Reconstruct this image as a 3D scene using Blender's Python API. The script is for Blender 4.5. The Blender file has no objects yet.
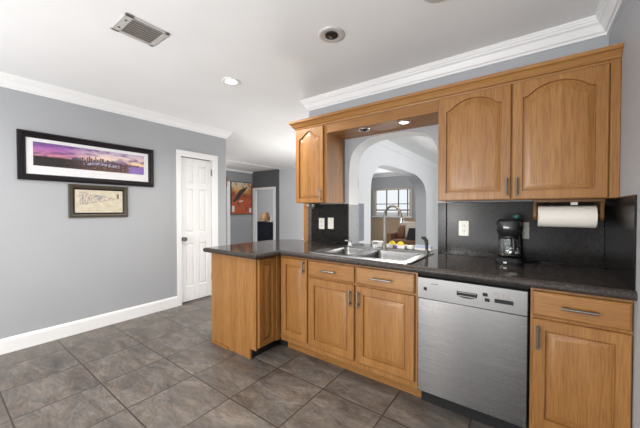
import bpy, bmesh, math, random
from math import pi, sin, cos, radians, sqrt
from mathutils import Vector

random.seed(7)
scene = bpy.context.scene
COL = scene.collection

# ------------------------------------------------------------------ camera, world, light, exposure
cam_d = bpy.data.cameras.new('camera')
cam = bpy.data.objects.new('camera', cam_d)
COL.objects.link(cam)
cam.location = (0, 0, 1.265)
cam.rotation_euler = (radians(90 - 0.9), 0, radians(36.1))
cam_d.sensor_width = 36.0
cam_d.lens = 288.0 / 640.0 * 36.0
cam_d.clip_start = 0.02
scene.camera = cam

scene.view_settings.view_transform = 'Standard'
scene.view_settings.look = 'None'
scene.view_settings.gamma = 1.0
scene.view_settings.use_curve_mapping = False
scene.view_settings.exposure = 0.42

world = bpy.data.worlds.new('daylight')
scene.world = world
world.use_nodes = True
world.node_tree.nodes['Background'].inputs[0].default_value = (0.93, 0.97, 1.0, 1)
world.node_tree.nodes['Background'].inputs[1].default_value = 0.75


def area(name, loc, aim, sx, sy, power, color=(1, 1, 1)):
    d = bpy.data.lights.new(name, 'AREA')
    d.shape = 'RECTANGLE'
    d.size, d.size_y = sx, sy
    d.energy = power
    d.color = color
    o = bpy.data.objects.new(name, d)
    COL.objects.link(o)
    o.location = loc
    o.rotation_euler = (Vector(aim) - Vector(loc)).to_track_quat('-Z', 'Y').to_euler()
    return o


def lamp(name, loc, power, radius=0.05, color=(1, 1, 1), spot=None, blend=0.6):
    d = bpy.data.lights.new(name, 'SPOT' if spot else 'POINT')
    d.energy = power
    d.shadow_soft_size = radius
    d.color = color
    if spot:
        d.spot_size = radians(spot)
        d.spot_blend = blend
    o = bpy.data.objects.new(name, d)
    COL.objects.link(o)
    o.location = loc
    return o


# unseen fill added behind the camera: one upright panel, one low and tilted up
area('rear_fill', (-1.7, -2.9, 1.25), (-1.7, 2.0, 1.45), 3.3, 2.1, 14, (1.0, 0.985, 0.97))
area('rear_low_fill', (-1.7, -3.3, 0.05), (-1.7, -1.6, 1.9), 3.4, 1.2, 110, (0.98, 0.99, 1.0))
# unseen fill added in the dining room; daylight at the living room window
area('dining_fill', (1.35, 5.0, 1.4), (-3.0, 4.6, 1.7), 2.2, 1.8, 50, (0.95, 0.98, 1.0))
area('living_window_daylight', (-3.6, 8.8, 1.5), (-3.6, 5.0, 1.6), 1.2, 0.85, 19, (0.97, 0.99, 1.0))

# added spots without fittings, unseen behind the camera, to brighten the kitchen
for k, (x_, y_) in enumerate(((-3.0, -0.35), (-1.75, -0.45), (-0.6, -0.6))):
    lamp('rear_fill_spot', (x_, y_, 2.38), 15, 0.06, (1.0, 0.96, 0.91), 165, 0.5)

# added bare point fills: one unseen behind the camera, one in the dining room
lamp('rear_point_fill', (-1.25, -1.2, 1.15), 88, 0.11, (1.0, 0.985, 0.965))
lamp('dining_point_fill', (-3.3, 4.3, 0.95), 66, 0.2, (1.0, 0.98, 0.95))

# ------------------------------------------------------------------ mesh helpers
ORG = {}


def tag(o, label=None, cat=None, group=None, kind=None):
    if label: o['label'] = label
    if cat: o['category'] = cat
    if group: o['group'] = group
    if kind: o['kind'] = kind
    return o


def thing(name, loc, label, cat, group=None):
    o = bpy.data.objects.new(name, None)
    o.empty_display_size = 0.05
    COL.objects.link(o)
    o.location = loc
    ORG[o.name] = Vector(loc)
    return tag(o, label, cat, group)


class MB:
    def __init__(self):
        self.v, self.f = [], []

    def add(self, vs, fs):
        n = len(self.v)
        self.v += [tuple(p) for p in vs]
        self.f += [tuple(i + n for i in f) for f in fs]
        return self

    def box(self, x0, x1, y0, y1, z0, z1):
        vs = [(x, y, z) for z in (z0, z1) for y in (y0, y1) for x in (x0, x1)]
        return self.add(vs, [(0, 2, 3, 1), (4, 5, 7, 6), (0, 1, 5, 4), (2, 6, 7, 3), (0, 4, 6, 2), (1, 3, 7, 5)])

    def loops(self, ls, cap0=True, cap1=True, closed=True):
        n = len(ls[0])
        base = len(self.v)
        for l in ls: self.v += [tuple(p) for p in l]
        for k in range(len(ls) - 1):
            for i in range(n if closed else n - 1):
                j = (i + 1) % n
                self.f.append((base + k * n + i, base + k * n + j, base + (k + 1) * n + j, base + (k + 1) * n + i))
        if cap0: self.f.append(tuple(base + i for i in reversed(range(n))))
        if cap1: self.f.append(tuple(base + (len(ls) - 1) * n + i for i in range(n)))
        return self

    def ring(self, ls):
        """closed loop of loops (torus topology)"""
        n, m = len(ls[0]), len(ls)
        base = len(self.v)
        for l in ls: self.v += [tuple(p) for p in l]
        for k in range(m):
            k2 = (k + 1) % m
            for i in range(n):
                j = (i + 1) % n
                self.f.append((base + k * n + i, base + k * n + j, base + k2 * n + j, base + k2 * n + i))
        return self

    def cyl(self, p0, p1, r0, r1=None, n=20, caps=True):
        r1 = r0 if r1 is None else r1
        p0, p1 = Vector(p0), Vector(p1)
        d = (p1 - p0).normalized()
        a = d.orthogonal().normalized()
        b = d.cross(a)
        ls = []
        for p, r in ((p0, r0), (p1, r1)):
            ls.append([p + (a * cos(2 * pi * i / n) + b * sin(2 * pi * i / n)) * r for i in range(n)])
        return self.loops(ls, caps, caps)

    def lathe(self, prof, c, n=24, axis='z', cap0=True, cap1=True):
        ls = []
        for r, h in prof:
            l = []
            for i in range(n):
                a = 2 * pi * i / n
                if axis == 'z': l.append((c[0] + r * cos(a), c[1] + r * sin(a), c[2] + h))
                elif axis == 'x': l.append((c[0] + h, c[1] + r * cos(a), c[2] + r * sin(a)))
                else: l.append((c[0] + r * sin(a), c[1] + h, c[2] + r * cos(a)))
            ls.append(l)
        return self.loops(ls, cap0, cap1)

    def tube(self, path, r, n=12, rs=None):
        P = [Vector(p) for p in path]
        ls = []
        up = None
        for i, p in enumerate(P):
            d = (P[min(i + 1, len(P) - 1)] - P[max(i - 1, 0)]).normalized()
            if up is None: up = d.orthogonal().normalized()
            a = (up - d * up.dot(d)).normalized()
            up = a
            b = d.cross(a)
            rr = rs[i] if rs else r
            ls.append([p + (a * cos(2 * pi * k / n) + b * sin(2 * pi * k / n)) * rr for k in range(n)])
        return self.loops(ls)

    def prism(self, pts, z0, z1):
        return self.loops([[(x, y, z0) for x, y in pts], [(x, y, z1) for x, y in pts]])

    def prism_y(self, pts, y0, y1):
        return self.loops([[(x, y0, z) for x, z in pts], [(x, y1, z) for x, z in pts]])

    def prism_x(self, pts, x0, x1):
        return self.loops([[(x0, y, z) for y, z in pts], [(x1, y, z) for y, z in pts]])

    def sweep(self, path, prof):
        """plan path, profile of (offset to the left of travel, z)"""
        n = len(path)
        ls = []
        for i in range(n):
            def nrm(a, b):
                d = Vector((b[0] - a[0], b[1] - a[1])).normalized()
                return Vector((-d.y, d.x))
            if i == 0: m = nrm(path[0], path[1])
            elif i == n - 1: m = nrm(path[-2], path[-1])
            else:
                a, b = nrm(path[i - 1], path[i]), nrm(path[i], path[i + 1])
                m = (a + b) / (1 + a.dot(b))
            ls.append([(path[i][0] + m.x * o, path[i][1] + m.y * o, z) for o, z in prof])
        return self.loops(ls)

    def ellipsoid(self, c, rx, ry, rz, n=20, m=12):
        ls = []
        for k in range(1, m):
            t = pi * k / m
            ls.append([(c[0] + rx * sin(t) * cos(2 * pi * i / n), c[1] + ry * sin(t) * sin(2 * pi * i / n), c[2] - rz * cos(t)) for i in range(n)])
        return self.loops(ls)

    def build(self, name, mat, parent=None, loc=None, smooth=False, bevel=0, seg=2, ang=35, subsurf=0):
        if parent is not None: org = ORG[parent.name]
        else: org = Vector(loc or (0, 0, 0))
        me = bpy.data.meshes.new(name)
        me.from_pydata([tuple(Vector(p) - org) for p in self.v], [], self.f)
        bm = bmesh.new()
        bm.from_mesh(me)
        bmesh.ops.recalc_face_normals(bm, faces=bm.faces)
        bm.to_mesh(me)
        bm.free()
        me.materials.append(mat)
        o = bpy.data.objects.new(name, me)
        COL.objects.link(o)
        if parent is not None: o.parent = parent
        else: o.location = org
        ORG[o.name] = org
        if bevel:
            b = o.modifiers.new('bevel', 'BEVEL')
            b.width, b.segments, b.limit_method, b.angle_limit = bevel, seg, 'ANGLE', radians(40)
        if subsurf:
            s = o.modifiers.new('subsurf', 'SUBSURF')
            s.levels = s.render_levels = subsurf
        if smooth or bevel:
            for p in me.polygons: p.use_smooth = True
            if not subsurf: me.set_sharp_from_angle(angle=radians(ang))
        return o


# ------------------------------------------------------------------ materials
class NT:
    def __init__(self, name):
        self.m = bpy.data.materials.new(name)
        self.m.use_nodes = True
        self.t = self.m.node_tree
        self.b = self.t.nodes['Principled BSDF']

    def n(self, typ, **kw):
        nd = self.t.nodes.new(typ)
        for k, v in kw.items():
            if k.startswith('i_'):
                key = k[2:]
                nd.inputs[int(key) if key.isdigit() else key.replace('_', ' ')].default_value = v
            else: setattr(nd, k, v)
        return nd

    def l(self, a, b): self.t.links.new(a, b)

    def coords(self, scale=(1, 1, 1), rand=False, loc=(0, 0, 0)):
        tc = self.n('ShaderNodeTexCoord')
        mp = self.n('ShaderNodeMapping')
        mp.inputs['Scale'].default_value = scale
        mp.inputs['Location'].default_value = loc
        if rand:
            oi = self.n('ShaderNodeObjectInfo')
            ad = self.n('ShaderNodeVectorMath', operation='ADD')
            sc = self.n('ShaderNodeVectorMath', operation='SCALE')
            cv = self.n('ShaderNodeCombineXYZ')
            for k in range(3): self.l(oi.outputs['Random'], cv.inputs[k])
            self.l(cv.outputs[0], sc.inputs[0])
            sc.inputs['Scale'].default_value = 37.0
            self.l(tc.outputs['Object'], ad.inputs[0])
            self.l(sc.outputs[0], ad.inputs[1])
            self.l(ad.outputs[0], mp.inputs[0])
        else:
            self.l(tc.outputs['Object'], mp.inputs[0])
        return mp.outputs[0]

    def ramp(self, fac, stops):
        r = self.n('ShaderNodeValToRGB')
        e = r.color_ramp.elements
        while len(e) < len(stops): e.new(0.5)
        for el, (p, c) in zip(e, stops):
            el.position = p
            el.color = (*c, 1) if len(c) == 3 else c
        self.l(fac, r.inputs[0])
        return r.outputs[0]

    def noise(self, vec, scale=1.0, detail=4.0, rough=0.55, dist=0.0):
        nd = self.n('ShaderNodeTexNoise')
        nd.inputs['Scale'].default_value = scale
        nd.inputs['Detail'].default_value = detail
        nd.inputs['Roughness'].default_value = rough
        nd.inputs['Distortion'].default_value = dist
        self.l(vec, nd.inputs['Vector'])
        return nd.outputs[0]

    def mix(self, fac, a, b, mode='MIX'):
        m = self.n('ShaderNodeMix', data_type='RGBA', blend_type=mode)
        for s, v in ((m.inputs[0], fac), (m.inputs[6], a), (m.inputs[7], b)):
            if hasattr(v, 'node'): self.l(v, s)
            else: s.default_value = v if not isinstance(v, tuple) else (*v, 1)[:4]
        return m.outputs[2]

    def bump(self, h, strength=0.2, dist=0.01):
        bp = self.n('ShaderNodeBump')
        bp.inputs['Strength'].default_value = strength
        bp.inputs['Distance'].default_value = dist
        self.l(h, bp.inputs['Height'])
        self.l(bp.outputs[0], self.b.inputs['Normal'])

    def set(self, **kw):
        for k, v in kw.items():
            s = self.b.inputs[k.replace('_', ' ')]
            if hasattr(v, 'node'): self.l(v, s)
            else: s.default_value = (*v, 1) if isinstance(v, tuple) else v
        return self.m


def plain(name, col, rough=0.5, metal=0.0, var=0.06, scale=30, **kw):
    t = NT(name)
    c = t.noise(t.coords(), scale, 3)
    lo = tuple(x * (1 - var) for x in col)
    hi = tuple(min(1, x * (1 + var)) for x in col)
    return t.set(Base_Color=t.ramp(c, [(0.3, lo), (0.7, hi)]), Roughness=rough, Metallic=metal, **kw)


def paint(name, col, bump=0.08, rough=0.6, scale=180):
    t = NT(name)
    v = t.coords()
    c = t.noise(v, 1.3, 2)
    t.bump(t.noise(v, scale, 3), bump, 0.003)
    return t.set(Base_Color=t.ramp(c, [(0.3, tuple(x * 0.97 for x in col)), (0.7, tuple(min(1, x * 1.03) for x in col))]), Roughness=rough)


def oak(name, axis, tone=0.92):
    s = {'x': (1.1, 24, 24), 'y': (24, 1.1, 24), 'z': (24, 24, 1.1)}[axis]
    f = {'x': (7, 190, 190), 'y': (190, 7, 190), 'z': (190, 190, 7)}[axis]
    t = NT(name)
    big = t.noise(t.coords(s, True), 0.55, 5, 0.55, 0.6)
    fine = t.noise(t.coords(f, True), 1.0, 3, 0.6)
    c1 = t.ramp(big, [(0.25, (0.29 * tone, 0.130 * tone, 0.034 * tone)), (0.5, (0.350 * tone, 0.160 * tone, 0.044 * tone)), (0.75, (0.43 * tone, 0.215 * tone, 0.064 * tone))])
    c2 = t.ramp(fine, [(0.38, (0.55, 0.47, 0.38)), (0.54, (1, 1, 1))])
    t.bump(fine, 0.06, 0.002)
    return t.set(Base_Color=t.mix(0.55, c1, c2, 'MULTIPLY'), Roughness=0.36, Specular_IOR_Level=0.45)


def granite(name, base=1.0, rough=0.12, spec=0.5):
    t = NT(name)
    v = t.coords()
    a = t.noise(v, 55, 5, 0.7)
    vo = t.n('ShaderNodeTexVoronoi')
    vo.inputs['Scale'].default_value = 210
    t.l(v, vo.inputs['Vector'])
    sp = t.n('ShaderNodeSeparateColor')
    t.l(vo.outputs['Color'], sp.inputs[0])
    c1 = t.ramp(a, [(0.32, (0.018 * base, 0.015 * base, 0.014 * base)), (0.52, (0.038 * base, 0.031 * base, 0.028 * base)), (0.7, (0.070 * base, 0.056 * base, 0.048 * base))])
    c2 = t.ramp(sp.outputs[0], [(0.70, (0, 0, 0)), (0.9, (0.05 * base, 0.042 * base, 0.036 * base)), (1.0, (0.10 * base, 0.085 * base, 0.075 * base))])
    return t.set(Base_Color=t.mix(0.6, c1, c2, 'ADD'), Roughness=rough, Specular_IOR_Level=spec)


def steel(name, axis='x', col=(0.60, 0.59, 0.58), rough=0.3, aniso=0.0):
    s = {'x': (2, 400, 400), 'z': (400, 400, 2), 'y': (400, 2, 400)}[axis]
    t = NT(name)
    n = t.noise(t.coords(s), 1.0, 3)
    t.bump(n, 0.015, 0.001)
    r = t.n('ShaderNodeMapRange')
    r.inputs[3].default_value, r.inputs[4].default_value = rough - 0.06, rough + 0.08
    t.l(n, r.inputs[0])
    tg = t.n('ShaderNodeTangent', direction_type='RADIAL', axis='Z')
    t.l(tg.outputs[0], t.b.inputs['Tangent'])
    return t.set(Base_Color=t.ramp(n, [(0.3, tuple(x * 0.92 for x in col)), (0.7, col)]), Metallic=1.0, Roughness=r.outputs[0], Anisotropic=aniso, Anisotropic_Rotation=0.25)


def emit(name, col, strength):
    t = NT(name)
    return t.set(Base_Color=col, Emission_Color=col, Emission_Strength=strength)


def floor_mat():
    t = NT('slate_tile')
    v = t.coords((1, 1, 1), loc=(2.505 + 0.446 * 20, -1.187 + 0.449 * 20, 0))
    br = t.n('ShaderNodeTexBrick', offset=0.0, squash=1.0)
    br.inputs['Scale'].default_value = 1.0
    br.inputs['Brick Width'].default_value = 0.446
    br.inputs['Row Height'].default_value = 0.449
    br.inputs['Mortar Size'].default_value = 0.0048
    br.inputs['Mortar Smooth'].default_value = 0.15
    br.inputs['Bias'].default_value = 0.0
    br.inputs['Color1'].default_value = (0.0, 0.0, 0.0, 1)
    br.inputs['Color2'].default_value = (1, 1, 1, 1)
    t.l(v, br.inputs['Vector'])
    # per-tile offset so that the cloudy pattern breaks at the joints
    off = t.n('ShaderNodeVectorMath', operation='MULTIPLY')
    off.inputs[1].default_value = (7.3, 3.1, 5.7)
    t.l(br.outputs['Color'], off.inputs[0])
    ad = t.n('ShaderNodeVectorMath', operation='ADD')
    mp = t.coords((0.75, 1.9, 1))
    t.l(mp, ad.inputs[0])
    t.l(off.outputs[0], ad.inputs[1])
    a = t.noise(ad.outputs[0], 4.2, 8, 0.74, 0.6)
    b = t.noise(ad.outputs[0], 5.5, 4, 0.6)
    d = t.noise(ad.outputs[0], 38, 5, 0.75)
    c1 = t.ramp(a, [(0.30, (0.062, 0.052, 0.046)), (0.5, (0.142, 0.125, 0.112)), (0.68, (0.24, 0.213, 0.19))])
    c2 = t.ramp(b, [(0.38, (0.95, 0.98, 1.0)), (0.62, (1.06, 1.0, 0.93))])
    c3 = t.ramp(d, [(0.3, (0.72, 0.72, 0.72)), (0.7, (1.2, 1.2, 1.2))])
    c = t.mix(1.0, t.mix(1.0, c1, c2, 'MULTIPLY'), c3, 'MULTIPLY')
    col = t.mix(br.outputs['Fac'], c, (0.050, 0.038, 0.031))
    mm = t.n('ShaderNodeMath', operation='MULTIPLY_ADD')
    mm.inputs[1].default_value = -2.0
    t.l(br.outputs['Fac'], mm.inputs[0])
    t.l(a, mm.inputs[2])
    t.bump(mm.outputs[0], 0.25, 0.003)
    return t.set(Base_Color=col, Roughness=t.ramp(a, [(0.3, (0.32,) * 3), (0.7, (0.46,) * 3)]))


M = dict(
    oak_z=oak('oak_vertical', 'z'), oak_x=oak('oak_along', 'x'), oak_y=oak('oak_deep', 'y'),
    wall=paint('grey_wall_paint', (0.388, 0.400, 0.420)),
    light_wall=paint('pale_grey_paint', (0.56, 0.575, 0.60)),
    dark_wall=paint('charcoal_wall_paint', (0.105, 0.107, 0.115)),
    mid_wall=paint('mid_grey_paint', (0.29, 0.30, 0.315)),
    white_wall=paint('white_wall_paint', (0.80, 0.80, 0.80)),
    taupe=paint('taupe_panel_paint', (0.50, 0.37, 0.25)),
    ceiling=paint('ceiling_paint', (0.86, 0.86, 0.86), 0.15, 0.8, 60),
    trim=paint('white_trim_paint', (0.84, 0.84, 0.84), 0.02, 0.35),
    floor=floor_mat(),
    granite=granite('dark_granite', 1.15, 0.09, 0.9),
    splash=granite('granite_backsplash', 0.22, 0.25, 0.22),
    steel=steel('brushed_steel', 'x', (0.21, 0.207, 0.204), 0.34),
    steel_z=steel('brushed_steel_door', 'x', (0.19, 0.185, 0.183), 0.25, 0.85),
    chrome=plain('chrome', (0.78, 0.78, 0.78), 0.12, 1.0, 0.02),
    nickel=plain('brushed_nickel', (0.24, 0.23, 0.21), 0.38, 1.0, 0.04),
    basin=steel('basin_steel', 'y', (0.33, 0.325, 0.315), 0.24),
    black=plain('black_plastic', (0.012, 0.012, 0.013), 0.25),
    black_matte=plain('black_recess', (0.006, 0.006, 0.006), 0.7),
    dark_frame=plain('black_frame_lacquer', (0.010, 0.008, 0.010), 0.35, Specular_IOR_Level=0.25),
    bronze_frame=plain('bronze_frame', (0.06, 0.05, 0.034), 0.42, 0.2),
    mat_board=plain('white_mat_board', (0.80, 0.80, 0.82), 0.8, 0, 0.02),
    ivory=plain('ivory_plastic', (0.72, 0.70, 0.63), 0.35, 0, 0.02),
    slot=plain('dark_slot', (0.05, 0.045, 0.04), 0.6),
    paper=plain('paper_towel', (0.80, 0.76, 0.69), 0.9, 0, 0.03, 120),
    cardboard=plain('cardboard_core', (0.42, 0.30, 0.18), 0.9),
    walnut=oak('dark_stained_wood', 'z', 0.45),
    navy=plain('navy_paint', (0.012, 0.017, 0.028), 0.4),
    shade=plain('amber_lamp_shade', (0.20, 0.10, 0.035), 0.7),
    yellow=plain('yellow_sponge', (0.80, 0.66, 0.07), 0.9, 0, 0.1, 90),
    blue=plain('pale_blue_plastic', (0.42, 0.50, 0.68), 0.5),
    purple=plain('purple_plastic', (0.20, 0.10, 0.26), 0.4),
    white_plastic=plain('white_plastic', (0.80, 0.80, 0.80), 0.35, 0, 0.02),
    teal=plain('teal_plastic', (0.05, 0.17, 0.16), 0.4),
    vent=plain('vent_metal', (0.58, 0.56, 0.53), 0.5, 0.2),
    vent_dark=plain('vent_dark_metal', (0.30, 0.265, 0.245), 0.6, 0.2),  # darker grey-brown metal for the vent backing and small marks
    brown_fabric=plain('brown_upholstery', (0.21, 0.105, 0.055), 0.9, 0, 0.2, 14),
    cream_fabric=plain('cream_throw', (0.60, 0.53, 0.46), 0.95, 0, 0.1, 20),
    dark_fabric=plain('black_fabric', (0.02, 0.02, 0.024), 0.9),
    terracotta=plain('dark_knit', (0.06, 0.05, 0.05), 0.9),
    bulb=emit('lit_bulb', (1.0, 0.93, 0.80), 4.5),
)


def glass(name, col=(1, 1, 1), rough=0.02):
    t = NT(name)
    return t.set(Base_Color=col, Roughness=rough, Transmission_Weight=1.0, IOR=1.45)


M['glass'] = glass('clear_glass', (0.92, 0.94, 0.94))
tw = NT('window_glass')
tw_tr = tw.n('ShaderNodeBsdfTransparent')
tw_gl = tw.n('ShaderNodeBsdfGlossy', i_Roughness=0.03)
tw_mx = tw.n('ShaderNodeMixShader', i_0=0.035)
tw.l(tw_tr.outputs[0], tw_mx.inputs[1])
tw.l(tw_gl.outputs[0], tw_mx.inputs[2])
tw.l(tw_mx.outputs[0], tw.t.nodes['Material Output'].inputs[0])
M['window_glass'] = tw.m

# ------------------------------------------------------------------ the setting
XL, XR, YW, H = -3.722, 0.378, 2.47, 2.44
XA = -2.03          # wall with the second arch


def struct(name, mb, mat, parent=None, **kw):
    o = mb.build(name, mat, parent, **kw)
    if parent is None: tag(o, kind='structure')
    return o


struct('floor', MB().box(-11.5, 1.6, -2.6, 9.2, -0.06, 0), M['floor'])
struct('ceiling', MB().box(-11.5, 1.6, -2.6, 9.2, H, H + 0.06), M['ceiling'])
# left wall, with the closet doorway cut out of it
DY0, DY1, DZ = 1.985, 2.475, 1.972
struct('wall_left', MB().box(XL - 0.12, XL, -2.6, DY0, 0, H).box(XL - 0.12, XL, DY1, 2.69, 0, H).box(XL - 0.12, XL, DY0, DY1, DZ, H), M['wall'])
struct('wall_closet', MB().box(XL - 0.9, XL - 0.88, 1.9, 2.69, 0, H), M['wall'])
struct('wall_right', MB().box(XR, XR + 0.12, -2.6, 2.77, 0, H), M['wall'])
# wall behind the camera with a wide opening made up to let the fill in
struct('wall_rear', MB().box(XL - 0.12, -3.4, -2.6, -2.48, 0, H).box(0.0, XR + 0.12, -2.6, -2.48, 0, H).box(-3.4, 0.0, -2.6, -2.48, 2.15, H), M['wall'])


def arch_wall(name, u0, u1, outline, w0, w1, along, zt=H, front=None, jamb=None):
    """wall slab with an arched opening; outline runs from the left foot over the top to the right foot in (u, z)"""
    a, b = outline[0], outline[-1]
    m = MB()
    def P(u, z, w): return (u, w, z) if along == 'x' else (w, u, z)
    for w in (w0, w1):
        quads = [[(u0, 0), (a[0], 0), (a[0], a[1]), (u0, a[1])], [(b[0], 0), (u1, 0), (u1, b[1]), (b[0], b[1])]]
        top = [(u0, a[1])] + outline + [(u1, b[1])]
        for q in quads:
            m.add([P(u, z, w) for u, z in q], [(0, 1, 2, 3)])
        for i in range(len(top) - 1):
            (ua, za), (ub, zb) = top[i], top[i + 1]
            m.add([P(ua, za, w), P(ub, zb, w), P(ub, zt, w), P(ua, zt, w)], [(0, 1, 2, 3)])
    for u in (u0, u1):
        m.add([P(u, 0, w0), P(u, 0, w1), P(u, zt, w1), P(u, zt, w0)], [(0, 1, 2, 3)])
    m.add([P(u0, zt, w0), P(u1, zt, w0), P(u1, zt, w1), P(u0, zt, w1)], [(0, 1, 2, 3)])
    r = MB()
    full = [(a[0], 0)] + outline + [(b[0], 0)]
    for i in range(len(full) - 1):
        (ua, za), (ub, zb) = full[i], full[i + 1]
        r.add([P(ua, za, w0), P(ub, zb, w0), P(ub, zb, w1), P(ua, za, w1)], [(0, 1, 2, 3)])
    return m, r


def smooth_curve(pts, k=6):
    out = []
    n = len(pts)
    for i in range(n - 1):
        p0, p1, p2, p3 = pts[max(i - 1, 0)], pts[i], pts[i + 1], pts[min(i + 2, n - 1)]
        for j in range(k):
            t = j / k
            out.append(tuple(0.5 * (2 * p1[d] + (p2[d] - p0[d]) * t + (2 * p0[d] - 5 * p1[d] + 4 * p2[d] - p3[d]) * t * t
                                    + (3 * p1[d] - p0[d] - 3 * p2[d] + p3[d]) * t ** 3) for d in (0, 1)))
    return out + [pts[-1]]


ARCH = smooth_curve([(-1.447, 1.45), (-1.448, 1.593), (-1.424, 1.776), (-1.346, 1.882), (-1.207, 1.937), (-1.04, 1.948), (-0.853, 1.938), (-0.725, 1.900), (-0.640, 1.822), (-0.605, 1.70), (-0.600, 1.57), (-0.600, 1.45)])
m, r = arch_wall('arch', -1.948, XR, ARCH, YW, 2.66, 'x')
wb = struct('wall_back', m, M['wall'])
rv = struct('arch_reveal', r, M['white_wall'], wb, smooth=True)
ARCH2 = smooth_curve([(4.14, 1.30), (4.145, 1.55), (4.19, 1.763), (4.362, 1.94), (4.62, 2.02), (5.08, 2.045), (5.67, 2.042), (6.2, 2.030), (6.51, 1.995), (6.93, 1.865), (7.13, 1.63), (7.16, 1.30)])
m, r = arch_wall('arch2', 3.75, 7.95, ARCH2, XA - 0.26, XA, 'y')
m.box(XA - 0.09, XA, 2.66, 3.75, 0, H)
wa = struct('wall_archway', m, M['white_wall'])
struct('arch_reveal', r, M['wall'], wa, smooth=True)  # grey reveal colour stands in for the shade on this unlit jamb

# dining side
struct('wall_dining_far', MB().box(XA, 1.6, 7.95, 8.07, 0, H), M['white_wall'])
struct('wall_dining_right', MB().box(1.48, 1.6, 2.66, 3.9, 0, H).box(1.48, 1.6, 6.1, 8.07, 0, H).box(1.48, 1.6, 3.9, 6.1, 0, 0.5).box(1.48, 1.6, 3.9, 6.1, 2.3, H), M['white_wall'])
struct('wall_far', MB().box(-5.885, -3.6, 6.066, 6.18, 0, H), M['light_wall'])
# hall
HX = -7.05
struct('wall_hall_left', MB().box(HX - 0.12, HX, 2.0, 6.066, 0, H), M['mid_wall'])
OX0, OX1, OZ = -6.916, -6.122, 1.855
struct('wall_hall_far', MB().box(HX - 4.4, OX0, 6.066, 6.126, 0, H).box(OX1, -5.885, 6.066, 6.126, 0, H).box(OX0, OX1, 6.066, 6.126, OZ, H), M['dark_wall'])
struct('trim_1', MB().box(-5.86, -5.80, 2.0, 6.065, 2.422, H), M['trim'])
struct('wall_bedroom_far', MB().box(-11.4, -5.2, 8.9, 9.02, 0, H), M['light_wall'])
struct('wall_bedroom_left', MB().box(-11.4, -11.28, 6.066, 9.02, 0, H), M['light_wall'])
struct('wall_bedroom_right', MB().box(-5.33, -5.21, 6.18, 9.02, 0, H), M['wall'])
# living room far wall with its window
WX0, WX1, WZ0, WZ1 = -4.20, -3.0, 1.06, 1.90
struct('wall_living_far', MB().box(-5.3, WX0, 8.9, 9.02, 0, H).box(WX1, -1.4, 8.9, 9.02, 0, H).box(WX0, WX1, 8.9, 9.02, 0, WZ0).box(WX0, WX1, 8.9, 9.02, WZ1, H), M['wall'])
struct('wainscot_living', MB().box(-5.2, -2.0, 8.885, 8.9, 0, 0.985).box(-5.2, -2.0, 8.875, 8.9, 0.96, 0.985), M['taupe'])
win = struct('window_1', MB().box(WX0 - 0.06, WX0 + 0.03, 8.86, 8.96, WZ0 - 0.03, WZ1 + 0.05).box(WX1 - 0.03, WX1 + 0.06, 8.86, 8.96, WZ0 - 0.03, WZ1 + 0.05)
             .box(WX0, WX1, 8.86, 8.96, WZ1, WZ1 + 0.05), plain('beige_window_frame', (0.55, 0.49, 0.42), 0.5))
mm_ = MB()
for k in (1, 2): mm_.box(WX0 + 0.4 * k - 0.016, WX0 + 0.4 * k + 0.016, 8.91, 8.94, WZ0, WZ1)
mm_.box(WX0 + 1.08, WX0 + 1.11, 8.91, 8.94, WZ0, WZ1).box(WX0, WX1, 8.91, 8.94, 1.43, 1.455).box(WX0, WX1, 8.90, 8.945, 1.225, 1.265)
mm_.build('muntins', plain('dark_muntins', (0.20, 0.185, 0.17), 0.5), win)
MB().box(WX0 + 0.03, WX1 - 0.03, 8.945, 8.95, WZ0, WZ1).build('pane', M['window_glass'], win)
MB().box(WX0 - 0.06, WX1 + 0.06, 8.80, 8.91, WZ0 - 0.05, WZ0 - 0.01).build('window_sill', M['trim'], win)
MB().box(WX0 + 0.03, WX1 - 0.03, 8.915, 8.925, WZ0, 1.17).build('lower_sash', M['trim'], win)

# crown mouldings, baseboards
CR = [(0, 2.331), (0.010, 2.331), (0.013, 2.345), (0.022, 2.350), (0.030, 2.366), (0.042, 2.390), (0.054, 2.400), (0.056, 2.411), (0.062, 2.415), (0.064, 2.426), (0.069, 2.430), (0.070, 2.4395), (0, 2.4395)]
struct('trim_2', MB().sweep([(XL - 0.6, 2.69), (XL, 2.69), (XL, -2.48)], CR), M['trim'], smooth=True, ang=20)
struct('trim_3', MB().sweep([(XR, -2.48), (XR, YW), (-1.948, YW), (-1.948, 2.66)], CR), M['trim'], smooth=True, ang=20)
struct('trim_4', MB().sweep([(1.48, 7.95), (XA, 7.95), (XA, 2.8)], CR), M['trim'], smooth=True, ang=20)
struct('trim_5', MB().box(-5.80, -3.6, 6.05, 6.0659, 2.425, H), M['trim'])
struct('trim_6', MB().sweep([(HX, 6.066), (HX, 2.0)], [(0, 2.385), (0.012, 2.385), (0.035, 2.42), (0.045, 2.4395), (0, 2.4395)]), M['trim'], smooth=True, ang=20)
struct('trim_8', MB().sweep([(-2.29, 8.9), (-5.2, 8.9)], CR), M['trim'], smooth=True, ang=20)
BB = [(0, 0), (0.014, 0), (0.014, 0.105), (0.011, 0.122), (0.004, 0.134), (0, 0.134)]
struct('baseboard_left', MB().sweep([(XL, 1.935), (XL, -2.48)], BB), M['trim'])
struct('baseboard_end', MB().sweep([(XL - 0.12, 2.69), (XL, 2.69), (XL, 2.56)], BB), M['trim'])
struct('baseboard_hall', MB().sweep([(HX, 5.05), (HX, 2.0)], BB), M['trim'])
struct('baseboard_far', MB().sweep([(-3.6, 6.066), (-5.88, 6.066)], BB), M['trim'])

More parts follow.
